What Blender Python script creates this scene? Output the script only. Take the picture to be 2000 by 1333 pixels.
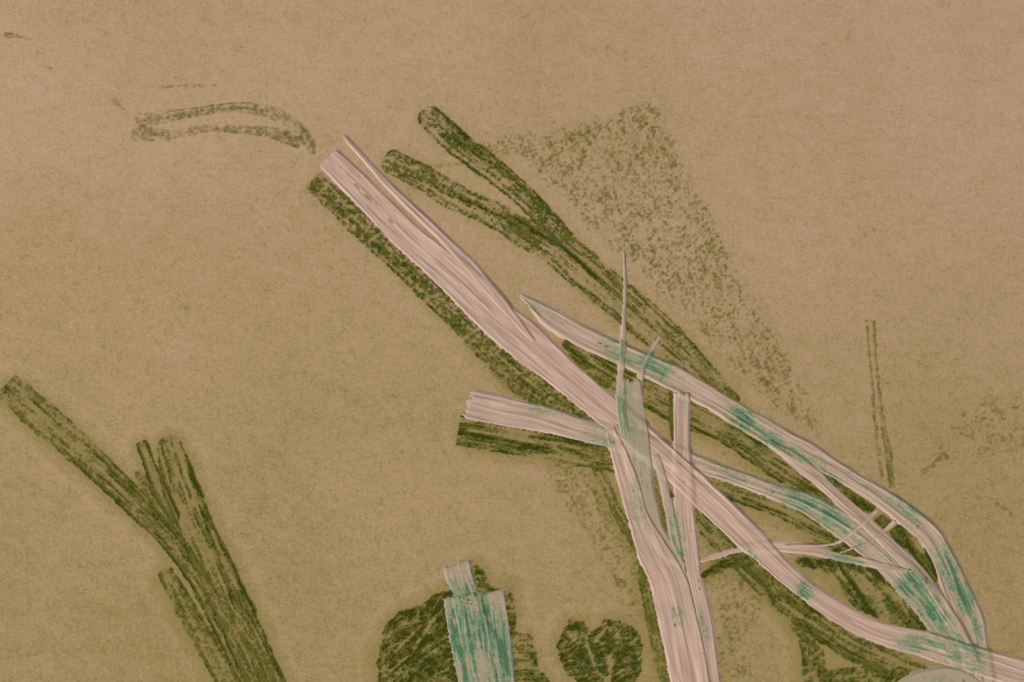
import bpy, math
import numpy as np

# ------------------------------------------------------------------ camera, light, exposure
S = 0.0002                      # one photo pixel on the sheet = 0.2 mm (the view spans 40 cm)
scn = bpy.context.scene
for o in list(bpy.data.objects):
    bpy.data.objects.remove(o)
cam = bpy.data.objects.new('camera', bpy.data.cameras.new('camera'))
scn.collection.objects.link(cam); scn.camera = cam
cam.data.lens = 90; cam.data.sensor_width = 36
cam.location = (0, 0, 1.0); cam.data.clip_start = 0.01; cam.data.clip_end = 20
w = bpy.data.worlds.new('World'); scn.world = w; w.use_nodes = True
w.node_tree.nodes['Background'].inputs[0].default_value = (1.0, 0.93, 0.86, 1)
w.node_tree.nodes['Background'].inputs[1].default_value = 0.36
ld = bpy.data.lights.new('window_light', 'AREA'); ld.shape = 'RECTANGLE'
ld.size = 1.4; ld.size_y = 1.4; ld.energy = 228; ld.color = (1.0, 0.92, 0.84)
lo = bpy.data.objects.new('window_light', ld); scn.collection.objects.link(lo)
lo.location = (-3.15, -2.65, 2.55)
lo.rotation_euler = (math.radians(0), 0, 0)
from mathutils import Vector
lo.rotation_euler = (Vector((1.3, 1.3, 0)) - lo.location).to_track_quat('-Z', 'Y').to_euler()
scn.view_settings.view_transform = 'Standard'; scn.view_settings.look = 'None'
scn.view_settings.exposure = 0; scn.view_settings.gamma = 1
scn.render.engine = 'CYCLES'

# ------------------------------------------------------------------ numeric helpers
RT = np.random.RandomState(7).rand(16, 256, 256)
def vn(x, y, seed=0):
    """smooth value noise 0..1"""
    T = RT[seed % 16]; x = x + 37.3 * seed + 1000; y = y + 91.7 * seed + 1000
    xi = np.floor(x).astype(int); yi = np.floor(y).astype(int)
    fx = x - xi; fy = y - yi; fx = fx*fx*(3-2*fx); fy = fy*fy*(3-2*fy)
    a = T[xi & 255, yi & 255]; b = T[(xi+1) & 255, yi & 255]
    c = T[xi & 255, (yi+1) & 255]; d = T[(xi+1) & 255, (yi+1) & 255]
    return (a*(1-fx)+b*fx)*(1-fy) + (c*(1-fx)+d*fx)*fy
def fbm(x, y, seed=0, o=3):
    s = 0; a = 1; t = 0
    for i in range(o):
        s = s + a*vn(x*2**i, y*2**i, seed+i); t += a; a *= .55
    return s/t
def sst(a, b, x):
    t = np.clip((x-a)/(b-a), 0, 1); return t*t*(3-2*t)

def spline(pts, step):
    """Catmull-Rom through (x, y, width) points, resampled to an even step"""
    P = np.array(pts, float)
    P = np.vstack([2*P[0]-P[1], P, 2*P[-1]-P[-2]])
    out = []
    for i in range(1, len(P)-2):
        t = np.linspace(0, 1, 40, endpoint=False)[:, None]
        a, b, c, d = P[i-1], P[i], P[i+1], P[i+2]
        out.append(.5*((2*b)+(-a+c)*t+(2*a-5*b+4*c-d)*t*t+(-a+3*b-3*c+d)*t**3))
    out = np.vstack(out+[P[-2][None]])
    L = np.concatenate([[0], np.cumsum(np.hypot(*np.diff(out[:, :2], axis=0).T))])
    n = max(4, int(L[-1]/step)); u = np.linspace(0, L[-1], n)
    R = np.stack([np.interp(u, L, out[:, k]) for k in range(3)], 1)
    T = np.gradient(R[:, :2], axis=0); T /= np.hypot(T[:, 0], T[:, 1])[:, None]+1e-9
    return R, T, u

def build(name, X, Y, Z, mask, attrs, mat, label, cat, group=None, kind=None):
    """grid of pixel coordinates -> one mesh object standing at its own place"""
    cx, cy = float(X[mask].mean()), float(Y[mask].mean())
    nu, nv = X.shape
    co = np.stack([(X-cx)*S, (cy-Y)*S, Z*S], -1).reshape(-1, 3)
    idx = np.arange(nu*nv).reshape(nu, nv)
    q = np.stack([idx[:-1, :-1], idx[1:, :-1], idx[1:, 1:], idx[:-1, 1:]], -1)
    keep = mask[:-1, :-1] | mask[1:, :-1] | mask[1:, 1:] | mask[:-1, 1:]
    q = q[keep].reshape(-1, 4)
    # orientation upwards
    a, b, c = co[q[:, 0]], co[q[:, 1]], co[q[:, 2]]
    nz = np.cross(b-a, c-b)[:, 2]
    q[nz < 0] = q[nz < 0][:, ::-1]
    used = np.unique(q); remap = np.full(nu*nv, -1); remap[used] = np.arange(len(used))
    me = bpy.data.meshes.new(name)
    V = co[used]; F = remap[q]
    me.vertices.add(len(V)); me.vertices.foreach_set('co', V.ravel())
    me.loops.add(F.size); me.loops.foreach_set('vertex_index', F.ravel().astype(np.int32))
    me.polygons.add(len(F)); me.polygons.foreach_set('loop_start', np.arange(0, F.size, 4).astype(np.int32))
    me.update(calc_edges=True)
    me.polygons.foreach_set('use_smooth', np.ones(len(F), bool))
    for k, A in attrs.items():
        at = me.attributes.new(k, 'FLOAT', 'POINT')
        at.data.foreach_set('value', A.reshape(-1)[used].astype(np.float32))
    me.materials.append(mat)
    o = bpy.data.objects.new(name, me); scn.collection.objects.link(o)
    o.location = ((cx-1000)*S, (666.5-cy)*S, 0)
    if kind: o['kind'] = kind
    if label: o['label'] = label
    if cat: o['category'] = cat
    if group: o['group'] = group
    return o

# ------------------------------------------------------------------ materials
def lin(r, g, b):
    f = lambda c: ((c/255+.055)/1.055)**2.4 if c > 10 else c/255/12.92
    return (f(r), f(g), f(b), 1)
class NT:
    def __init__(s, name):
        s.m = bpy.data.materials.new(name); s.m.use_nodes = True
        s.t = s.m.node_tree; s.t.nodes.clear()
        s.out = s.n('ShaderNodeOutputMaterial')
        g = s.n('ShaderNodeNewGeometry'); s.pos = g.outputs['Position']
    def n(s, k, **kw):
        x = s.t.nodes.new(k)
        for a, b in kw.items(): setattr(x, a, b)
        return x
    def l(s, a, b): s.t.links.new(a, b)
    def attr(s, name): return s.n('ShaderNodeAttribute', attribute_name=name).outputs['Fac']
    def noise(s, px, detail=2, rough=.5, stretch=(1, 1, 1), rot=0):
        mp = s.n('ShaderNodeMapping'); mp.inputs['Scale'].default_value = stretch
        mp.inputs['Rotation'].default_value = (0, 0, rot)
        s.l(s.pos, mp.inputs[0])
        x = s.n('ShaderNodeTexNoise'); x.inputs['Scale'].default_value = 1/(px*S)
        x.inputs['Detail'].default_value = detail; x.inputs['Roughness'].default_value = rough
        s.l(mp.outputs[0], x.inputs['Vector']); return x.outputs['Fac']
    def ma(s, op, a, b, c=None, clamp=False):
        x = s.n('ShaderNodeMath', operation=op, use_clamp=clamp)
        for i, v in enumerate((a, b, c)):
            if v is None: continue
            if isinstance(v, (int, float)): x.inputs[i].default_value = v
            else: s.l(v, x.inputs[i])
        return x.outputs[0]
    def ramp(s, v, a, b):
        x = s.n('ShaderNodeMapRange', interpolation_type='SMOOTHSTEP')
        s.l(v, x.inputs[0]); x.inputs[1].default_value = a; x.inputs[2].default_value = b
        return x.outputs[0]
    def mix(s, f, a, b):
        x = s.n('ShaderNodeMix', data_type='RGBA')
        if isinstance(f, (int, float)): x.inputs[0].default_value = f
        else: s.l(f, x.inputs[0])
        for i, v in ((6, a), (7, b)):
            if isinstance(v, tuple): x.inputs[i].default_value = v
            else: s.l(v, x.inputs[i])
        return x.outputs[2]
    def bsdf(s, col, bump, strength, dist, rough=.9):
        b = s.n('ShaderNodeBsdfPrincipled'); b.inputs['Roughness'].default_value = rough
        b.inputs['Specular IOR Level'].default_value = .15
        s.l(col, b.inputs['Base Color'])
        if bump is not None:
            bp = s.n('ShaderNodeBump'); bp.inputs['Strength'].default_value = strength
            bp.inputs['Distance'].default_value = dist*S
            s.l(bump, bp.inputs['Height']); s.l(bp.outputs[0], b.inputs['Normal'])
        return b.outputs[0]

# paper: warm beige stock with an olive film of ink rubbed over it
p = NT('rubbed_paper')
d = p.attr('film')
g1 = p.noise(5.5, 3, .8, (1, 1.35, 1), .3); g2 = p.noise(42, 3, .6, (1, 1.3, 1), .5); g4 = p.noise(15, 3, .7, (.75, 1.7, 1), .12); g5 = p.noise(13, 2, .6, (1.6, .8, 1), .3); g3 = p.noise(3.2, 2, .6)
f = p.ma('ADD', d, p.ma('MULTIPLY', p.ma('SUBTRACT', g1, .5), 1.1))
f = p.ma('ADD', f, p.ma('MULTIPLY', p.ma('SUBTRACT', g2, .5), .4))
f = p.ma('ADD', f, p.ma('MULTIPLY', p.ma('SUBTRACT', p.ma('ADD', g4, g5), 1), .42))
f = p.ma('ADD', f, p.ma('MULTIPLY', p.ma('SUBTRACT', g3, .5), .5), clamp=True)
PAPER = lin(207, 176, 151); OLIVE = lin(158, 141, 91)
c1 = p.mix(f, PAPER, OLIVE)
sp = p.ma('ADD', p.ma('MULTIPLY', d, .16), g1)
sp = p.ma('ADD', sp, p.ma('MULTIPLY', p.ma('SUBTRACT', g2, .5), .35))
sp = p.ma('ADD', sp, p.ma('MULTIPLY', p.ma('SUBTRACT', p.ma('ADD', g4, g5), 1), .35))
c1 = p.mix(p.ma('MULTIPLY', p.ramp(sp, .63, .88), .42), c1, lin(118, 116, 46))
bm = p.ma('ADD', p.ma('MULTIPLY', p.noise(11, 3, .6), 1.2), p.ma('MULTIPLY', g3, .45))
p.l(p.bsdf(c1, bm, .5, .9), p.out.inputs[0]); M_PAPER = p.m

# ink: olive to bluish green, printed in grains with the paper showing through
def ink_mat(name, dark, light, lo, hi, amax, gr):
    k = NT(name)
    a = k.attr('ink'); fine = k.noise(3.6, 2, .7)
    v = k.ma('ADD', a, k.ma('MULTIPLY', k.ma('SUBTRACT', fine, .5), gr))
    al = k.ramp(v, lo, hi)
    al = k.ma('MAXIMUM', k.ma('MULTIPLY', al, amax), k.ma('MULTIPLY', k.attr('body'), k.ma('ADD', .05, k.ma('MULTIPLY', k.noise(9, 2, .6), .2))))
    hue = k.noise(60, 2, .5)
    col = k.mix(k.ramp(v, .45, 1.1), light, dark)
    col = k.mix(k.ma('MULTIPLY', k.ramp(hue, .5, .7), k.attr('cool')), col, lin(54, 90, 44))
    b = k.bsdf(col, fine, .25, 1.0, .8)
    tr = k.n('ShaderNodeBsdfTransparent'); mx = k.n('ShaderNodeMixShader')
    k.l(al, mx.inputs[0]); k.l(tr.outputs[0], mx.inputs[1]); k.l(b, mx.inputs[2])
    k.l(mx.outputs[0], k.out.inputs[0])
    return k.m
M_INK = ink_mat('olive_green_ink', lin(58, 66, 6), lin(122, 122, 46), .30, .74, .95, .9)
M_TRACE = ink_mat('thin_green_ink', lin(104, 112, 14), lin(132, 130, 40), .12, 1.15, .62, .7)

# pale dried fibre, stained teal and grey green in places
k = NT('pale_fibre')
t = k.attr('teal'); v_ = k.attr('veil'); sp_ = k.attr('speck'); st = k.attr('streak'); rd = k.attr('thin')
base = k.mix(st, lin(184, 156, 142), lin(214, 187, 173))
base = k.mix(k.ma('MULTIPLY', v_, .8), base, lin(170, 162, 136))
n1 = k.noise(5.5, 3, .8)
n2 = k.noise(26, 3, .7)
tt = k.ma('ADD', t, k.ma('MULTIPLY', k.ma('SUBTRACT', n1, .5), 2.6))
tt = k.ma('ADD', tt, k.ma('MULTIPLY', k.ma('SUBTRACT', n2, .5), 1.3))
tt2 = k.ma('MULTIPLY', k.ramp(tt, -.05, .8), k.ramp(t, .02, .3))
base = k.mix(tt2, base, lin(160, 160, 134))
base = k.mix(k.ma('MULTIPLY', k.ramp(tt, .32, 1.1), .85), base, lin(108, 146, 112))
base = k.mix(k.ma('MULTIPLY', k.ramp(tt, .95, 1.7), .75), base, lin(66, 108, 80))
base = k.mix(k.ramp(rd, .3, .8), base, lin(128, 120, 58))
base = k.mix(k.ma('MULTIPLY', k.ramp(sp_, .2, .9), .85), base, lin(96, 66, 48))
hb = k.ma('ADD', k.ma('MULTIPLY', k.noise(5, 2, .6), .6), k.noise(2.4, 1, .5))
k.l(k.bsdf(base, hb, .35, .9, .72), k.out.inputs[0]); M_FIB = k.m

# ------------------------------------------------------------------ ink marks: records first, they drive the paper film
marks = []   # sample points for the film around the marks
LAY = [0]
def nextz():
    LAY[0] += 1; return .15+.022*LAY[0]

def stroke(pts, label, dens=.62, streak=.5, grain=.5, edge=.25, cool=.3, gs=5.0, ss=4.0, round_=10, ends=(1, 1),
           lines=(), name='ink_stroke', cat='ink stroke', group='dark green ink strokes', film=1, seed=None, fade=0):
    R, T, u = spline(pts, 1.6)
    W = np.maximum(R[:, 2], 1.0).copy(); Lt = u[-1]
    if round_:
        r = round_
        if ends[0]: W *= np.sqrt(np.clip(1-np.clip(1-u/r, 0, 1)**2, .02, 1))
        if ends[1]: W *= np.sqrt(np.clip(1-np.clip(1-(Lt-u)/r, 0, 1)**2, .02, 1))
    sd = LAY[0]*3+1 if seed is None else seed
    wv = 1+.12*(vn(u/14, u*0, sd)-.5)
    nv = max(5, int(R[:, 2].max()/1.5)+1)
    v = np.linspace(-1, 1, nv)[None, :]
    n = np.stack([-T[:, 1], T[:, 0]], 1)
    Wm = (W*wv)[:, None]/2+1.5
    X = R[:, 0:1]+n[:, 0:1]*v*Wm; Y = R[:, 1:2]+n[:, 1:2]*v*Wm
    U = np.repeat(u[:, None], nv, 1); D = v*Wm
    ed = (1-np.abs(v))*Wm
    s1 = fbm(U/70, D/ss, sd, 2); s2 = fbm(U/28, D/(ss*.55), sd+3, 2)
    g = fbm(X/gs, Y/gs, sd+5, 2); big = fbm(X/45, Y/45, sd+8, 2)
    g = .62*vn(X/(gs*.72), Y/(gs*.72), sd+5)+.38*vn(X/(gs*.42), Y/(gs*.42), sd+10)
    s3 = vn(U/55, D/(ss*.6), sd+4)
    dk = dens-.11 if name != 'ink_trace' else dens
    ink = dk+streak*((s1-.5)*1.2+(s2-.5)*.6)+grain*(g-.5)*1.75+.28*(big-.5)-(.12+streak*.5)*np.clip(1-5*np.abs(s3-.5), 0, 1)+.35*streak*np.clip(1-6*np.abs(vn(U/80, D/(ss*.8), sd+12)-.5), 0, 1)
    ink += edge*np.exp(-((ed-3.2)/2.4)**2)
    for (v0, hw, u0, u1, amt) in lines:        # scraped pale lines (amt<0) or dark ones along the stroke
        c = v0+.10*(vn(U/60, U*0, sd+9)-.5)
        ink += amt*np.exp(-((v-c)*Wm/hw)**2)*sst(u0, u0+20, U)*(1-sst(u1-20, u1, U))
    ink *= sst(-.3, 3.6, ed+3.4*(vn(X/4, Y/4, sd+2)-.5)+2.2*(vn(X/13, Y/13, sd+6)-.6))
    if fade:
        ink *= 1-fade*sst(.5, 1, U/Lt)
    ink *= sst(0, 3, U+.01) if ends[0] else 1
    body = sst(0, 5, ed+3*(vn(X/6, Y/6, sd+1)-.5))*(1-fade*sst(.5, 1, U/Lt))*(.12 if name == 'ink_trace' else .95)
    body = body*(1-sst(0, .9, -1.2*(ink-dk-.0)))
    Z = nextz()+0*X
    build(name, X, Y, Z, np.ones_like(X, bool), {'ink': ink, 'body': body, 'cool': cool+0*X}, M_TRACE if name == 'ink_trace' else M_INK, label, cat, group)
    if film:
        for i in range(0, len(u), 6):
            if min(u[i], Lt-u[i]) < R[i, 2]/2 and Lt > 3*R[i, 2]: continue
            marks.append((R[i, 0], R[i, 1], R[i, 2]/2, film))

def inside(poly, X, Y):
    """signed distance to a polygon, positive inside"""
    P = np.array(poly, float); Q = np.roll(P, -1, 0)
    dmin = np.full(X.shape, 1e9); ins = np.zeros(X.shape, bool)
    for (x0, y0), (x1, y1) in zip(P, Q):
        dx, dy = x1-x0, y1-y0; t = np.clip(((X-x0)*dx+(Y-y0)*dy)/(dx*dx+dy*dy+1e-9), 0, 1)
        dmin = np.minimum(dmin, np.hypot(X-x0-t*dx, Y-y0-t*dy))
        c = ((y0 > Y) != (y1 > Y)) & (X < (x1-x0)*(Y-y0)/(y1-y0+1e-9)+x0)
        ins ^= c
    return np.where(ins, dmin, -dmin)

def blot(poly, label, dens=.6, grain=.5, gs=6, ang=0, streak=.4, sl=50, ss=5, edge=.2, soft=3, rag=6, cool=.2,
         scr=(), hole=(), name='ink_blot', cat='ink blot', group='dark green ink blots', film=1, wr=0):
    P = np.array(poly, float)
    x0, y0 = P.min(0)-6; x1, y1 = P.max(0)+6; st = 1.6
    X, Y = np.meshgrid(np.arange(x0, x1, st), np.arange(y0, y1, st), indexing='ij')
    sd = LAY[0]*3+2
    ds = inside(poly, X, Y)+rag*(fbm(X/7, Y/7, sd, 2)-.5)+rag*.8*(vn(X/22, Y/22, sd+4)-.5)
    ca, sa = math.cos(math.radians(ang)), math.sin(math.radians(ang))
    wx = X+14*(vn(X/40, Y/40, sd+6)-.5); wy = Y+14*(vn(X/40, Y/40, sd+7)-.5)
    U = wx*ca+wy*sa; Vv = -wx*sa+wy*ca
    g = .62*vn(X/(gs*.72), Y/(gs*.72), sd+5)+.38*vn(X/(gs*.42), Y/(gs*.42), sd+10)
    s1 = fbm(U/sl, Vv/ss, sd+1, 2); big = fbm(X/38, Y/38, sd+8, 2)
    ink = dens+streak*(s1-.5)*1.7+grain*(g-.5)*1.75+.3*(big-.5)
    if wr:    # crumpled foliage: thin pale creases in changing directions
        a2 = 6.28*vn(X/45, Y/45, sd+11)
        q = fbm((wx*np.cos(a2)+wy*np.sin(a2))/22, (-wx*np.sin(a2)+wy*np.cos(a2))/5, sd+12, 2)
        r = 1-np.abs(2*fbm(wx/17, wy/13, sd+13, 3)-1)*3.2
        r2 = 1-np.abs(2*fbm(U/30, Vv/7, sd+14, 2)-1)*6
        a3 = 6.28*vn(X/28, Y/28, sd+3)
        r3 = 1-np.abs(2*fbm((X*np.cos(a3)+Y*np.sin(a3))/16, (-X*np.sin(a3)+Y*np.cos(a3))/5, sd+9, 2)-1)*5
        ink += wr*.5*(vn(X/24, Y/24, sd+5)-.5)*2-wr*.9*np.clip(r3, 0, 1)
        ink += wr*(1.1*(q-.5))-wr*.7*np.clip(r, 0, 1)-wr*.8*np.clip(r2, 0, 1)
    ink += edge*np.exp(-((ds-3.5)/3)**2)
    for (ax, ay, bx, by, hw, amt) in scr:
        dx, dy = bx-ax, by-ay; t = np.clip(((X-ax)*dx+(Y-ay)*dy)/(dx*dx+dy*dy), 0, 1)
        dd = np.hypot(X-ax-t*dx, Y-ay-t*dy)+2.5*(vn(X/6, Y/6, sd+3)-.5); ink += amt*np.exp(-(dd/hw)**2)
    for (hx, hy, rx, ry, amt) in hole:
        ink += amt*np.exp(-(((X-hx)/rx)**2+((Y-hy)/ry)**2)**1.5)
    ink *= sst(-.5, soft, ds)
    body = sst(0, 5, ds)*(.1 if name == 'ink_trace' else .95)*(1-sst(0, 1.0, -1.2*(ink-dens)))
    Z = nextz()+0*X
    build(name, X, Y, Z, ds > -1, {'ink': ink, 'body': body, 'cool': cool+0*X}, M_TRACE if name == 'ink_trace' else M_INK, label, cat, group)
    if film:
        for i in range(0, X.shape[0], 9):
            for j in range(0, X.shape[1], 9):
                if ds[i, j] > 0: marks.append((X[i, j], Y[i, j], 5, film))

# ---- faint traces first (lowest)
FG = 'faint green ink traces'
kw = dict(name='ink_trace', cat='ink trace', group=FG, film=0)
stroke([(262,238,30),(330,227,26),(400,217,20),(470,211,22),(530,221,26),(575,243,24),(600,275,26),(614,302,16)],
       'faint arched green trace above the top left end of the long pale strip', .60, .3, .6, .0, 0, 7, 6, 12, **kw)
stroke([(255,258,40),(330,264,22),(400,252,17),(470,254,17),(530,260,24),(592,278,36)],
       'faint green trace running just under the arched trace at upper left', .58, .35, .62, .0, 0, 8, 6, 12, **kw)
stroke([(308,172,7),(360,168,8),(425,170,7)], 'thin broken green line above the arched trace', .42, .3, .6, 0, 0, 7, 5, 5, **kw)
stroke([(220,192,9),(230,203,11),(244,216,7)], 'short green dash left of the arched trace', .62, .2, .5, 0, 0, 6, 5, 5, **kw)
stroke([(6,66,12),(30,71,11),(62,78,5)], 'small green dash at the upper left margin', .6, .2, .5, 0, 0, 6, 5, 4, **kw)
stroke([(84,129,9),(104,135,7)], 'tiny green fleck below the upper left dash', .6, .2, .5, 0, 0, 5, 5, 4, **kw)
stroke([(972,300,13),(1040,292,14),(1100,272,11),(1150,262,18),(1200,236,12),(1250,212,12),(1290,214,9)],
       'faint broken green line curving right from the topmost dark stroke', .36, .3, .65, 0, .1, 8, 6, 8, **kw)
stroke([(930,268,6),(1000,250,8),(1060,242,7),(1130,236,6)], 'faint dotted green line above the curving trace', .22, .3, .7, 0, .1, 8, 6, 5, **kw)
stroke([(1195,182,8),(1240,176,8),(1282,174,9)], 'short dotted green trace high above the speckled wedge', .3, .2, .65, 0, 0, 7, 6, 5, **kw)
stroke([(835,328,9),(880,322,10),(930,318,7)], 'faint green smear between the two round ended green strokes', .36, .2, .5, 0, .1, 8, 6, 5, **kw)
stroke([(1692,622,7),(1700,720,8),(1710,830,8),(1722,935,10)], 'left line of the pale green upright pair at right', .68, .35, .5, 0, 0, 6, 6, 3, **kw)
stroke([(1706,625,5),(1712,720,7),(1725,830,11),(1735,890,15),(1742,955,13)], 'right thicker line of the pale green upright pair at right', .75, .35, .5, 0, 0, 6, 6, 3, **kw)
stroke([(1796,928,14),(1825,908,14),(1852,885,12)], 'faint green smudge slanting up right of the pale bend', .52, .2, .6, 0, 0, 9, 6, 6, **kw)
stroke([(1885,962,10),(1930,978,14),(1965,995,12),(1990,1022,12),(2015,1050,12)], 'faint green streak running off the right margin', .52, .2, .6, 0, 0, 9, 6, 6, **kw)
blot([(860,325),(900,280),(1000,246),(1120,240),(1200,205),(1285,170),(1320,250),(1370,360),(1420,450),(1490,580),(1550,690),(1600,780),(1650,900),(1560,840),(1500,810),(1400,700),(1280,585),(1180,490),(1105,420),(1060,370),(1000,320)],
     'wide finely speckled pale green wedge right of the dark diagonal strokes', .36, .9, 5.6, 65, .45, 26, 6, 0, 26, 14, .1, name='ink_trace', cat='ink trace', group=FG, film=0,
     hole=[(1010,340,40,30,-.15),(1180,330,60,30,-.08),(1640,900,60,60,-.3)], scr=[(1110,270,1165,262,12,.2),(1150,262,1145,300,12,.15),(1200,232,1250,210,9,.2)])
blot([(1040,898),(1150,908),(1205,1005),(1245,1080),(1262,1215),(1228,1225),(1185,1130),(1120,1020),(1068,960)],
     'faint mottled green wedge left of the pale upright strip', .36, .85, 7, 60, .3, 40, 9, 0, 12, 20, .3, name='ink_trace', cat='ink trace', group=FG, film=0)
blot([(935,675),(990,705),(1062,790),(1010,780),(968,745)],
     'soft painted green shadow patch hugging the underside of the long dark band', .36, .5, 9, 45, .3, 40, 8, 0, 8, 10, .3, name='ink_trace', cat='ink trace', group=FG, film=0)  # shadow patch below the band, painted as thin green colour
blot([(1360,1010),(1500,1120),(1480,1333),(1400,1333),(1375,1160)],
     'very faint speckling between the pale upright and the long strip', .26, .9, 7, 60, .3, 40, 9, 0, 12, 20, .2, name='ink_trace', cat='ink trace', group=FG, film=0)

blot([(1790,880),(1850,840),(1900,760),(1990,770),(2060,830),(2060,900),(1960,905),(1880,900),(1830,940)],
     'soft mottled green smudge at the right margin level with the twin curves', .25, .9, 8, -20, .3, 40, 9, 0, 26, 20, .1, name='ink_trace', cat='ink trace', group=FG, film=0)
# ---- dark strokes
stroke([(609,350,46),(700,434,52),(800,527,52),(905,628,56),(965,690,62),(1030,748,64),(1095,790,52),(1160,832,30)],
       'broad dark green band along the underside of the long pale strip, upper half', .70, .34, .72, .1, .55, 6.5, 6, 3, lines=[(-.1,3,480,620,-.35)])
stroke([(822,215,46),(860,250,50),(905,290,50),(970,338,48),(1027,388,44),(1075,436,40),(1105,470,38)],
       'topmost dark green stroke with a round upper end', .66, .5, .7, .42, .9, 5.5, 5, 24, (1, 0),
       lines=[(.62,3,20,300,-.65),(.25,2.2,120,230,-.35),(-.4,9,60,400,.22),(.05,3,180,270,-.3)])
stroke([(1085,455,36),(1190,545,38),(1290,632,40),(1370,715,34),(1440,790,26)],
       'dark green streak carrying the topmost stroke down to the pale strip', .6, .6, .6, .25, .5, 5, 5, 8, (1, 1), lines=[(.35,3.5,40,420,-.5),(.75,2,60,400,-.3)])
stroke([(748,309,48),(830,350,52),(880,382,52),(962,420,52),(1020,455,54),(1052,480,46)],
       'dark green stroke with a blunt round end right of the pale tip', .62, .42, .7, .25, .8, 6, 5.5, 18, (1, 0),
       lines=[(.35,3,60,220,-.45),(-.1,4,140,330,.3)])
stroke([(975,420,24),(1020,450,50),(1085,492,58),(1140,540,60),(1210,598,58),(1275,655,50),(1345,715,36),(1420,785,22)],
       'striped green streak between the upper diagonals, fading downwards', .56, .75, .55, .15, .5, 5, 5.5, 10,
       lines=[(-.45,4,0,240,.6),(-.1,3,120,420,-.4),(.35,3,180,520,-.45)], fade=.12)
stroke([(1098,668,14),(1160,708,58),(1210,738,66),(1280,772,66),(1350,808,64),(1430,850,50),(1500,900,50),(1560,938,44),(1630,985,24)],
       'striped dark green band under the upper curving pale strip', .66, .85, .5, .15, .1, 5, 6, 4, lines=[(.1,2.5,60,260,-.5),(-.3,2.5,90,300,-.45),(.75,4,250,520,.4)])
stroke([(893,841,62),(960,852,60),(1050,868,54),(1130,886,52),(1205,902,46)],
       'dark green square ended band under the left pointing pale strip', .72, .85, .55, .3, .1, 5.5, 6, 2, lines=[(-.1,3,10,160,-.6),(.25,8,20,200,.35),(.6,3,120,320,-.4)])
stroke([(1366,936,14),(1410,954,36),(1480,976,38),(1550,1004,42),(1610,1040,50),(1680,1070,40)],
       'dark green streak under the middle curving pale strip', .70, .8, .55, .1, .1, 5, 6, 6, lines=[(.1,3,20,240,-.5),(.8,3,30,240,.35)])
stroke([(1152,903,9),(1170,940,9),(1186,972,9),(1208,1018,14),(1232,1055,16),(1251,1092,18),(1260,1150,22),(1276,1230,24),(1300,1333,24),(1312,1385,24)],
       'thin dark green line following the left edge of the pale upright', .68, .4, .5, .1, .1, 5, 5, 3)
stroke([(1168,908,12),(1190,950,9),(1210,1000,12),(1228,1030,22),(1246,1050,30),(1254,1080,20)],
       'short inner green line beside the one edging the pale upright', .64, .5, .5, .1, .1, 5, 5, 3)
stroke([(1309,762,8),(1311,800,9),(1313,840,10),(1315,862,10)], 'small dark green sliver left of the twin pale upright', .85, .3, .3, .1, 0, 5, 5, 2)
stroke([(1277,930,7),(1286,975,10),(1294,1005,12),(1301,1040,12)], 'thin green sliver between two pale uprights', .72, .3, .5, .1, 0, 5, 5, 3)
stroke([(1318,1095,8),(1322,1130,7),(1326,1152,6),(1330,1180,4)], 'tiny green gap low in the wide pale upright', .62, .3, .5, .1, 0, 5, 5, 3)
stroke([(1355,985,30),(1395,1030,56),(1450,1092,54),(1530,1172,50),(1600,1220,58),(1680,1268,62),(1760,1304,50),(1830,1325,24)],
       'dark green band along the underside of the long pale strip, lower half', .68, .7, .6, .15, .3, 5.5, 5.5, 4, lines=[(.2,4,250,560,-.5),(.8,4,280,560,.35),(-.7,4,150,480,.25)])
stroke([(1548,1213,26),(1575,1240,38),(1588,1290,46),(1592,1345,52),(1600,1400,50)], 'rough green patch descending below the long strip', .72, .4, .8, .1, .4, 8, 8, 6)
stroke([(1600,1330,34),(1660,1326,44),(1720,1322,44),(1775,1332,50)], 'rough green patch along the bottom left of the pale disc', .78, .4, .8, .1, .3, 8, 8, 10)
LG = 'dark green strokes of the left sheaf'
stroke([(8,752,54),(60,797,62),(100,832,62),(160,885,60),(225,945,54),(280,1000,50),(330,1052,44),(375,1112,42),(420,1185,50),(460,1262,56),(498,1345,64),(525,1410,66)],
       'leftmost dark green stroke running from the left margin into the sheaf', .62, .9, .55, .28, .05, 5, 5, 3, group=LG, lines=[(0,2.2,30,700,-.4),(-.5,3,200,600,.35),(.85,3,280,700,.3)])
stroke([(325,852,34),(336,895,58),(352,955,74),(382,1030,70),(420,1115,76),(460,1205,78),(500,1295,76),(540,1390,74)],
       'wide dark green stroke with a notched top in the left sheaf', .60, .85, .55, .5, .05, 5, 5, 10, group=LG,
       lines=[(-.45,3,20,200,-.6),(-.1,2.2,60,330,-.5),(.3,2.2,90,500,-.4),(-.78,5,30,520,.3),(.0,3,250,480,-.35)])
stroke([(273,862,26),(283,885,24),(297,922,26),(318,970,30),(345,1020,20)], 'stubby green prong with a pale core atop the left sheaf', .62, .2, .4, .85, 0, 5, 5, 11, (1, 1), group=LG, lines=[(0,4,8,40,-.8)])
stroke([(266,920,14),(282,948,22),(310,990,26),(340,1040,16)], 'smallest green prong in the fork of the left sheaf', .66, .6, .5, .2, 0, 5, 5, 7, group=LG)
stroke([(318,1112,32),(345,1160,38),(380,1222,42),(420,1292,44),(450,1345,46),(482,1402,46)],
       'short dark green stroke lowest and nearest the bottom of the left sheaf', .58, .55, .65, .3, .05, 5, 5, 9, group=LG, lines=[(.4,2.5,10,60,-.5),(-.8,3,30,300,.25)])

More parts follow.
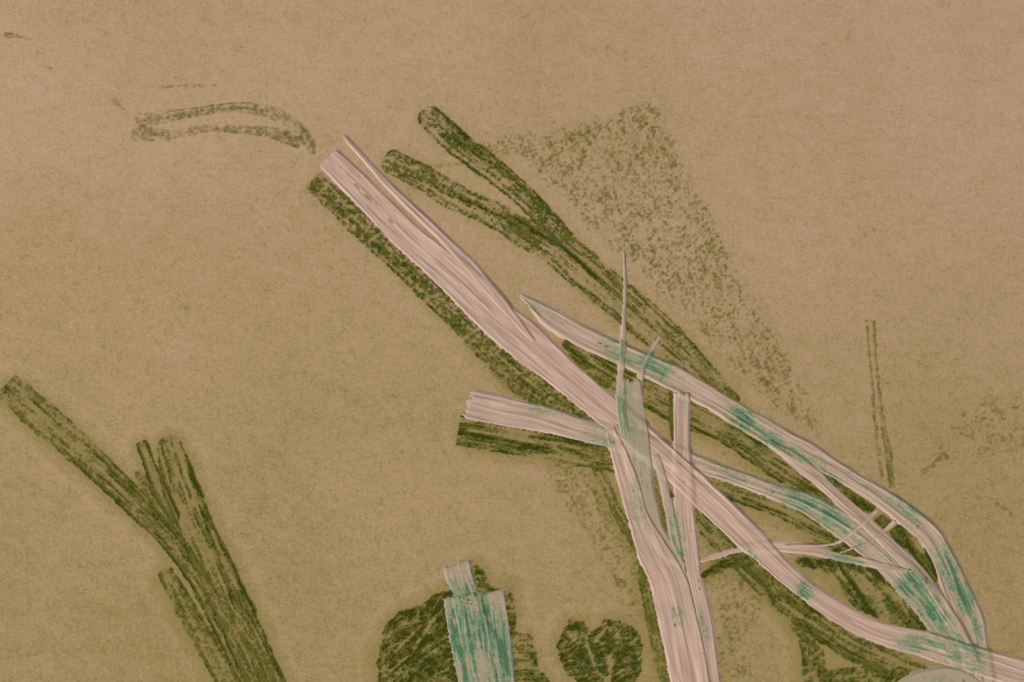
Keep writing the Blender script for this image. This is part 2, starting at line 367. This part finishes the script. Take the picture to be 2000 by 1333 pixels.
# ---- blots
blot([(741,1265),(747,1234),(762,1212),(778,1197),(823,1179),(850,1160),(880,1148),(905,1200),(915,1400),(745,1400),(737,1330),(733,1297)],
     'large dark green crumpled blot left of the teal stained strip', 1.22, .6, 6, -38, .55, 60, 6, .15, rag=8, cool=.1, wr=.62,
     scr=[(770,1275,822,1222,3,-.9),(808,1268,845,1212,4.5,-.9),(750,1320,800,1280,2.5,-.6),(845,1190,858,1170,2.5,-.5),(835,1240,875,1220,2,-.5)])
blot([(919,1096),(935,1105),(950,1125),(953,1150),(1000,1146),(1006,1200),(1008,1235),(1035,1237),(1045,1270),(1050,1305),(1075,1333),(1090,1400),(940,1400),(935,1150)],
     'dark green ragged blot right of the teal stained strip', .82, .5, 6, 0, .9, 30, 5, .15, rag=8, cool=.3, wr=.45)
blot([(1106,1226),(1112,1210),(1138,1214),(1154,1238),(1176,1210),(1202,1210),(1230,1222),(1252,1244),(1256,1270),(1252,1300),(1244,1333),(1230,1378),(1150,1378),(1125,1333),(1108,1318),(1090,1290),(1088,1262),(1092,1244)],
     'round dark green leafy blot between the two bottom pale strips', 1.15, .7, 6, -25, .4, 24, 5, .1, rag=10, cool=.25, wr=.7,
     scr=[(1143,1250,1160,1300,3.5,-.9),(1192,1285,1188,1333,6,-.9),(1160,1255,1185,1225,2.5,-.8),(1170,1262,1195,1248,2,-.5),(1112,1240,1122,1250,6,-.7),(1200,1320,1218,1310,3,-.6)])
blot([(1540,1086),(1600,1090),(1660,1100),(1730,1116),(1765,1154),(1792,1192),(1818,1236),(1760,1228),(1715,1210),(1668,1188),(1640,1152),(1610,1120),(1560,1108)],
     'dark green striped blot between the thin level strip and the long strip', .92, .6, 6, 52, 1.0, 60, 6, .1, rag=6, cool=.3, wr=.3,
     scr=[(1686,1125,1735,1205,3.5,-.8),(1662,1120,1705,1190,2.5,-.5),(1640,1118,1680,1180,2.5,-.45)], hole=[(1632,1128,14,12,-.5),(1722,1150,14,20,-.35)])
blot([(1604,1084),(1650,1060),(1678,1072),(1698,1096),(1680,1100)], 'small dark green triangle above the thin level strip', .85, .5, 6, 30, .8, 30, 5, .1, rag=4)
blot([(1580,908),(1633,937),(1712,990),(1704,1008),(1681,998),(1627,964),(1590,930)], 'narrow dark green lens between the two right pale curves', .74, .6, 6, 36, .6, 40, 5, .2, rag=5)
blot([(1702,1018),(1720,1005),(1748,1019),(1725,1035)], 'dark green diamond between two short pale ties', .82, .4, 6, 20, .6, 30, 5, .25, rag=4)
blot([(1732,1038),(1752,1024),(1788,1036),(1808,1064),(1824,1100),(1836,1145),(1818,1134),(1798,1108),(1780,1082),(1752,1062)],
     'dark green crescent inside the right bend of the pale strips', .78, .5, 6, 48, .7, 40, 6, .25, rag=5, hole=[(1797,1070,10,20,-.7)])
blot([(1368,1122),(1409,1088),(1451,1078),(1463,1088),(1482,1109),(1430,1113),(1372,1134)], 'green patch below the left tip of the thin level strip', .62, .6, 6, -20, .9, 40, 5, .15, rag=5, cool=.5)
blot([(1296,944),(1324,972),(1302,976)], 'tiny green triangle beside the twin pale upright', .75, .4, 6, 45, .5, 30, 5, .2, rag=3)

# ------------------------------------------------------------------ paper
xs = np.arange(-500, 2501, 5.); ys = np.arange(-450, 1801, 5.)
PX, PY = np.meshgrid(xs, ys, indexing='ij')
near = np.full(PX.shape, 400.); wt = np.zeros(PX.shape)
for (mx, my, r, fl) in marks:
    i0, i1 = np.searchsorted(xs, (mx-130, mx+130)); j0, j1 = np.searchsorted(ys, (my-130, my+130))
    if i1 <= i0 or j1 <= j0: continue
    dd = np.hypot(PX[i0:i1, j0:j1]-mx, PY[i0:i1, j0:j1]-my)-r
    near[i0:i1, j0:j1] = np.minimum(near[i0:i1, j0:j1], dd)
near = np.maximum(near, 0)
film = .44 + .33*sst(100, 1300, PY) + .06*sst(1500, 0, PX)*sst(200, 900, PY)
film += .30*(fbm(PX/260, PY/260, 3, 3)-.5)
film -= .12*sst(1000, 1900, PX)*sst(900, 0, PY)
ring = 30+8*(vn(PX/60, PY/60, 5)-.5)
low = .35+.65*sst(500, 1000, PY)
film += (.30*low+.05)*np.exp(-near/10) + .10*np.exp(-near/35)*low - .13*low*np.exp(-((near-ring)/9)**2)
paperz = .5*(fbm(PX/40, PY/40, 9, 2)-.5)*.4
build('paper', PX, PY, paperz-.35, np.ones_like(PX, bool), {'film': film}, M_PAPER,
      'beige textured paper rubbed with an olive film of ink', None, kind='structure')

# ------------------------------------------------------------------ pale fibre strips, draped over each other
CS = 2.0
HX, HY = int(2400/CS), int(1750/CS)
HM = np.zeros((HX, HY))
def hget(X, Y):
    i = np.clip((X+200)/CS, 0, HX-2); j = np.clip((Y+200)/CS, 0, HY-2)
    a = i.astype(int); b = j.astype(int); fx = i-a; fy = j-b
    return (HM[a, b]*(1-fx)+HM[a+1, b]*fx)*(1-fy)+(HM[a, b+1]*(1-fx)+HM[a+1, b+1]*fx)*fy
def blur(A, n):
    for _ in range(n):
        A = (A+np.roll(A, 1, 0)+np.roll(A, -1, 0))/3; A = (A+np.roll(A, 1, 1)+np.roll(A, -1, 1))/3
    return A
def drape(X, Y, Z):
    i = np.clip(((X+200)/CS).round().astype(int), 0, HX-1); j = np.clip(((Y+200)/CS).round().astype(int), 0, HY-1)
    N = np.zeros_like(HM); np.maximum.at(N, (i, j), Z)
    for ax in (0, 1):
        N = np.maximum(N, np.maximum(np.roll(N, 1, ax), np.roll(N, -1, ax)))
    globals()['HM'] = np.maximum(HM, blur(N, 2))

TEAL = [(1215,690,40,14,28,.8),(1275,712,36,16,28,.9),(1450,818,26,14,50,1.3),(1500,852,50,12,35,.8),(1590,905,70,10,35,.6),
        (1540,880,14,8,30,.6),(1700,950,50,10,35,.4),(1765,990,48,12,38,.8),(1855,1105,42,14,60,1.3),(1882,1165,50,12,66,1.5),
        (1905,1225,34,10,75,1.1),(1570,985,60,15,25,.9),(1622,1012,40,15,30,1.1),(1700,1072,50,12,40,.55),(1782,1145,26,22,45,1.3),
        (1815,1192,60,18,52,1.1),(1862,1245,50,10,55,.8),(1820,1250,36,8,15,1.0),(1790,1262,36,12,15,.7),(1880,1280,50,18,15,.8),(1880,1300,50,10,15,.7),
        (1218,800,46,7,88,1.1),(1165,850,28,15,15,.5),(1182,868,10,14,60,.8),(1060,800,26,9,15,.5),(1572,1152,15,14,50,1.2),
        (1655,1092,34,7,12,.8),(1035,596,34,6,30,.55),(1080,618,30,5,28,.4),(1219,505,14,6,88,.9),(1219,560,34,7,88,.4),(1222,600,16,6,88,.5),
        (1420,925,60,12,18,.45),(1500,950,50,12,22,.5),(1322,1055,54,10,80,.55),(1325,1200,20,10,80,.45),(1376,1225,30,6,75,.4),
        (902,1235,80,20,80,1.35),(938,1205,80,20,80,1.4),(976,1270,80,18,82,1.5),(922,1148,24,20,60,1.15),(915,1310,70,14,80,1.2),(950,1300,70,16,80,1.3),
        (1740,1110,20,8,20,.4),(1790,1310,30,10,0,.5),(1830,1330,40,14,0,.5),(1335,800,60,6,88,.35),(1470,1085,24,6,50,.6),(1240,840,90,18,85,.35),(1246,1000,50,8,75,.6),(1258,930,60,20,80,.3),(1600,1030,30,12,35,.6)]
SPECK = [(1172,671,5,2.5),(1184,677,6,2.5),(1290,742,4,2),(1318,757,4,2.5),(1793,1029,3.5,5),(1807,1131,5,5),(1809,1137,4,3),(1494,872,4,4),
         (1030,596,3,2),(1617,967,2.5,2.5),(1682,1010,2.5,2.5),(1670,1021,4,4),(1318,1222,2.5,7),(1365,1245,3,3),(1367,1250,2,2),(1372,1276,2.5,2),
         (1509,962,4,3),(1776,1112,3,3),(906,1168,5,3),(915,1172,6,3),(912,1178,4,3),(920,1180,3,2),(905,1195,4,2),(927,1203,3,2),(932,1230,3,4),(934,1242,3,4),
         (879,1186,3,3),(880,1200,3,3),(927,1330,4,3),(970,1318,3,2),(1336,941,3,2),(770,412,3,1.5),(664,328,2.5,2),(680,344,2.5,1.5),(1197,864,2,4),
         (735,400,2,1.5),(900,562,2,1.5),(918,1096,8,2),(905,1097,8,2),(890,1104,5,2),(870,1109,5,2),(1881,1329,4,4),(1348,1038,2,7),(1364,1135,1.8,5),(1366,1150,2,4)]
def strip(pts, label, T=4.5, ridge=1.6, veil=0, rag=7, rr=5.5, rim=1.1, bias=0, group='pale fibre strips',
          name='fibre_strip', ends=(1, 1), seed=0, lines=(), tint=0, drp=.55, thin=(), edgew=5.5, wob=1.0):
    R, Tn, u = spline(pts, 2.4); Lt = u[-1]
    nv = max(7, int(R[:, 2].max()/1.35)+1)
    v = np.linspace(-1, 1, nv)[None, :]
    n = np.stack([-Tn[:, 1], Tn[:, 0]], 1)
    W = np.maximum(R[:, 2], 2)[:, None]/2
    jl = wob*(2.4*(fbm(u/16, u*0, seed, 3)-.5)+1.3*(vn(u/8, u*0, seed+4)-.5))[:, None]; jr = wob*(3.6*(fbm(u/40, u*0, seed+2, 2)-.5))[:, None]
    D = v*W+np.where(v > 0, v*jl, v*jr)
    U = np.repeat(u[:, None], nv, 1)
    sh = rag*(2*fbm(D/6+3, D*0+seed, seed, 2)-1)
    a = np.zeros_like(U)
    if ends[0]: a -= sh*np.exp(-U/9)
    if ends[1]: a += sh*np.exp(-(Lt-U)/9)
    X = R[:, 0:1]+n[:, 0:1]*D+Tn[:, 0:1]*a; Y = R[:, 1:2]+n[:, 1:2]*D+Tn[:, 1:2]*a
    ed = (1-np.abs(v))*W
    ew = np.minimum(edgew, W*.75)
    prof = sst(0, 1, ed/ew)
    rid = ridge*(2.0*(fbm(U/150+D/40, D/rr, seed+1, 2)-.5)+1.0*(fbm(U/60, D/(rr*.45), seed+6, 2)-.5))
    rid += .8*(fbm(U/22, D/14, seed+8, 2)-.5)+1.3*(vn(U/70, D/2.1, seed+10)-.5)+.5*(vn(U/9, D/5, seed+3)-.5)
    H = prof*(T*.40+rid*.42) + .55*rim*np.exp(-((ed-ew)/2.2)**2)
    for (v0, v1, hw, u0, u1, amt) in lines:     # creases (amt<0) and ribs (amt>0) running from v0 to v1
        c = v0+(v1-v0)*np.clip((U-u0)/(u1-u0), 0, 1)+.06*(vn(U/50, U*0, seed+9)-.5)
        H += .5*amt*np.exp(-((v-c)*W/hw)**2)*sst(u0, u0+14, U)*(1-sst(u1-14, u1, U))*prof
    H = np.maximum(H, 1.75*prof)
    if ends[0]: H *= sst(-1, 7, U)
    if ends[1]: H *= sst(-1, 7, Lt-U)
    B = hget(X, Y)
    Bs = B*drp+.1
    Z = np.where(ed < 1e-6, 0.0, Bs+H)
    Z = np.maximum(Z, 0.0)
    lift = B+.25+.35*H       # never sinks into what it lies on
    k_ = 1.2; Zs = k_*np.logaddexp(Z/k_, lift*sst(0, .5, prof)/k_) - k_*.15
    Z[:, 1:-1] = np.where(B[:, 1:-1] > .4, Zs[:, 1:-1], Z[:, 1:-1])
    if ends[0]: Z[0] = 0
    if ends[1]: Z[-1] = 0
    teal = 0*X; wash = 0*X
    for (tx, ty, la, lb, ang, am) in TEAL:
        c, s = math.cos(math.radians(ang)), math.sin(math.radians(ang))
        q = (((X-tx)*c+(Y-ty)*s)/(la*1.15))**2+((-(X-tx)*s+(Y-ty)*c)/(lb*1.5))**2
        teal = np.maximum(teal, am*np.exp(-q**1.4*.9)); wash = np.maximum(wash, min(am, 1)*np.exp(-q*.4))
    stn = fbm(U/60, D/3.5, seed+3, 2)
    teal = teal*(.35+.9*sst(.35, .6, stn)*(.5+sst(.25, .5, vn(U/18, D/5, seed+11))*.6))+tint*.35
    sk = 0*X
    for (sx, sy, rx, ry) in SPECK:
        sk = np.maximum(sk, 1.1*np.exp(-(((X-sx)/rx)**2+((Y-sy)/ry)**2)))
    sk *= .15+1.1*vn(X/2.2, Y/2.2, 4)
    th = 0*X
    for (v0, hw, u0, u1) in thin:               # broken slots where the green shows through
        th = np.maximum(th, np.exp(-((v-v0)*W/hw)**2)*sst(.46, .66, vn(U/11, D*.02, seed+5))*sst(u0, u0+10, U)*(1-sst(u1-10, u1, U))*1.2)
    streak = np.clip(.5+1.5*(fbm(U/90, D/3, seed+7, 2)-.5)+1.2*(vn(U/40, D/1.9, seed+9)-.5)+.5*(fbm(X/30, Y/30, seed+2, 2)-.5), 0, 1)
    vl = veil*np.clip(.7+.9*(fbm(U/120, D/9, seed+12, 2)-.35), 0, 1.2)
    vl = np.clip(vl+.75*wash*(.4+fbm(U/50, D/6, seed+13, 2)), 0, 1.2)
    o = build(name, X, Y, Z, np.ones_like(X, bool), {'teal': teal, 'veil': vl+0*X, 'speck': sk, 'streak': streak, 'thin': th},
              M_FIB, label, 'fibre strip', group)
    drape(X, Y, Z)
    return o

# middle curve (starts at the left pointing end)
strip([(914,788,62),(975,802,60),(1060,819,54),(1130,838,48),(1185,852,44),(1270,874,40),(1352,903,38),(1420,927,32),(1510,960,34),(1570,982,42),
       (1640,1022,54),(1708,1072,58),(1768,1132,62),(1815,1185,64),(1858,1245,60),(1890,1295,46)],
      'pale strip pointing left with a frayed end, its curve heavily stained teal at lower right', 4.6, 2.8, .25, 10, 9, seed=3,
      lines=[(-.45,-.5,4,0,280,1.8),(.0,.3,4,0,300,1.6),(.35,.75,4,0,300,-2.2),(-.2,-.1,4,0,200,-1.4),(.2,-.1,3,480,900,1.6)])
# upper curve, outer branch
strip([(1016,577,9),(1045,598,26),(1075,622,42),(1130,654,46),(1180,678,44),(1240,704,46),(1310,736,52),(1400,785,46),(1500,846,50),(1580,889,48),
       (1645,926,36),(1724,974,40),(1770,1008,46),(1815,1046,48),(1842,1092,48),(1866,1150,56),(1888,1210,66),(1904,1270,58),(1915,1340,56),(1922,1400,56)],
      'upper pale strip curving from a thin tip down the right bend, teal near the bottom', 4.8, 2.4, .15, 4, 7, seed=21,
      lines=[(.55,.8,4,20,500,1.8),(-.1,.1,3,60,520,-1.6),(.7,.7,4,350,620,1.6),(-.2,.2,3,150,620,-1.3),(.1,.35,4,620,1150,1.5),(-.4,.2,4,700,1150,-1.6)])
# upper curve, inner branch
strip([(1500,862,12),(1550,897,30),(1600,938,30),(1640,975,28),(1685,1014,28),(1735,1062,30),(1795,1120,32),(1843,1190,30),(1884,1255,26),(1905,1300,20)],
      'inner pale branch splitting off the upper curve and rejoining at the knot', 4.4, 2.0, .1, 3, 6, seed=35,
      lines=[(.2,.1,5,20,520,2.2),(-.65,-.6,3.5,40,480,-1.8)])
# thin level strip and ties
strip([(1364,1098,5),(1400,1086,12),(1445,1074,16),(1500,1068,22),(1580,1073,22),(1640,1087,19),(1705,1101,18),(1775,1117,12)],
      'thin pale strip lying nearly level between the long strip and the right bend', 3.4, 1.5, .1, 3, 4, seed=41)
strip([(1530,1066,8),(1600,1065,7),(1635,1060,8),(1660,1044,11),(1690,1018,14),(1714,994,9)], 'small pale tie rising from the thin level strip', 2.8, .8, .1, 2, 4, seed=45)
strip([(1640,1080,4),(1692,1060,6),(1720,1042,9),(1750,1018,9)], 'shortest pale tie crossing the inner branch', 2.6, .8, .1, 2, 4, seed=48)
strip([(1331,766,35),(1332,850,37),(1334,920,38),(1337,1000,42),(1343,1060,42),(1353,1130,40),(1372,1220,44),(1388,1333,42),(1397,1400,42)],
      'twin ribbed pale upright strip right of the wide one', 4.4, 1.6, .12, 4, 6, seed=90, drp=.7,
      lines=[(.0,.0,4,0,240,-2.2),(.4,.3,4,0,300,1.4),(-.5,-.4,4,0,300,1.2),(.35,.2,5,240,620,1.6),(-.5,-.4,4,240,620,-1.2)], thin=[(.5,1.6,330,520)])
# long main strip
strip([(640,307,50),(700,366,56),(780,448,58),(840,500,66),(900,552,74),(970,622,78),(1031,672,80),(1090,722,68),(1180,798,62),(1260,862,56),
       (1342,936,56),(1400,990,60),(1450,1038,58),(1507,1094,48),(1566,1147,42),(1640,1198,46),(1710,1234,46),(1804,1258,54),(1914,1292,56),(2010,1322,58),(2100,1350,60)],
      'longest pale strip crossing diagonally from upper left to the lower right margin', 4.4, 1.9, 0, 2, 9, seed=52, drp=.9,
      lines=[(-.1,.05,3,20,420,1.8),(-.65,-.55,4,8,300,-2.0),(.35,.3,5,240,700,-1.2),(-.1,.2,4,330,640,1.3),(.5,.1,3,480,900,-1.6),(-.35,-.3,4,900,1300,1.9),(-.6,-.6,4,900,1300,-1.6),
             (.3,.5,4,1200,1700,1.6),(-.2,-.1,3,1250,1750,-1.8),(-.5,.0,3,1500,1900,1.6)],
      thin=[(.02,1.6,30,190)])
strip([(670,264,8),(692,289,11),(715,314,13),(760,363,18),(810,412,20),(862,462,22),(920,521,26),(980,592,24),(1020,640,18),(1044,668,8)],
      'slim pale strip lying along the upper edge of the longest strip', 4.2, 1.2, 0, 2, 5, seed=61, rim=1.4, lines=[(.3,.3,4,10,480,1.2)])
# uprights
strip([(1219,488,5),(1220,530,7),(1221,580,9),(1218,620,10),(1216,680,15),(1211,745,17),(1212,800,20),(1220,850,18)],
      'thin pale wisp standing highest above the upper curve with a green tip', 1.6, .8, .35, 3, 5, seed=66, drp=.8)
strip([(1290,655,6),(1270,690,13),(1252,728,16),(1246,775,16)], 'short translucent pale wisp right of the tall green tipped one', 1.9, .8, .6, 3, 5, seed=69, drp=.8)
strip([(1233,742,40),(1236,800,48),(1243,860,54),(1252,930,48),(1264,985,40),(1280,1035,38),(1310,1078,32),(1338,1104,8)],
      'grey green veiled upright strip crossing over the long strip', 1.7, 1.1, .85, 7, 8, seed=73, drp=.75, rim=.4)
strip([(1280,885,16),(1298,950,20),(1310,1010,22),(1320,1062,20),(1332,1092,8)], 'narrow veiled sliver beside the twin upright strip', 1.6, .8, .75, 3, 6, seed=79, drp=.75, rim=.4)
strip([(1190,836,22),(1208,885,36),(1229,945,44),(1247,1010,46),(1274,1075,66),(1298,1120,72),(1312,1160,78),(1330,1240,80),(1350,1340,80),(1362,1410,80)],
      'wide pale upright strip running off the bottom margin', 4.6, 1.6, .05, 3, 9, seed=84, rim=1.3,
      lines=[(-.1,-.2,3,10,300,-1.8),(-.1,0,4,280,560,1.0),(.45,.5,3,320,560,-1.2)], thin=[(.1,1.4,330,400)])
# bottom stained pieces
strip([(891,1101,56),(899,1130,56),(910,1158,50),(918,1190,50),(930,1230,48)], 'small teal and pink tab on top of the wide stained strip', 3.6, 2.0, .1, 5, 7, seed=99, drp=.7,
      lines=[(.8,.6,4,0,110,1.8),(.1,.1,3,0,110,1.4)])
strip([(925,1158,124),(936,1235,124),(951,1330,116),(962,1400,112)],
      'wide teal stained strip rising from the bottom margin with a stepped top', 3.0, 2.0, .2, 4, 8, seed=96, ends=(1, 0), drp=.85,
      lines=[(.42,.35,5,0,240,2.2),(-.3,-.3,4,0,240,2.0),(.0,.1,5,10,240,-1.6)])
# pale disc at the lower right
th = np.linspace(0, 2*np.pi, 97)[None, :]; rr = np.linspace(0, 1, 60)[:, None]
ex = 112+3*np.sin(3*th+1)+2*np.sin(7*th); ey = 84+2*np.sin(4*th)
X = 1838+rr*ex*np.cos(th); Y = 1383+rr*ey*np.sin(th)
H = 3.6*sst(0, 1, (1-rr)*84/9)+.9*(fbm(X/26, Y/12, 5, 3)-.5)*sst(0, .1, 1-rr)
Z = H+0*X
Z[-1] = 0
te = 0*X
for (tx, ty, la, lb, ang, am) in TEAL: te = np.maximum(te, am*.7*np.exp(-((X-tx)/la)**2-((Y-ty)/lb)**2))
sk = 1.1*np.exp(-(((X-1881)/3)**2+((Y-1329)/4)**2))
build('fibre_disc', X, Y, Z, np.ones_like(X, bool), {'teal': te+.06, 'veil': .95+0*X, 'speck': sk, 'streak': .4+.3*fbm(X/30, Y/14, 2, 2), 'thin': 0*X},
      M_FIB, 'pale grey green rounded piece cut by the bottom margin under the knot', 'fibre disc')
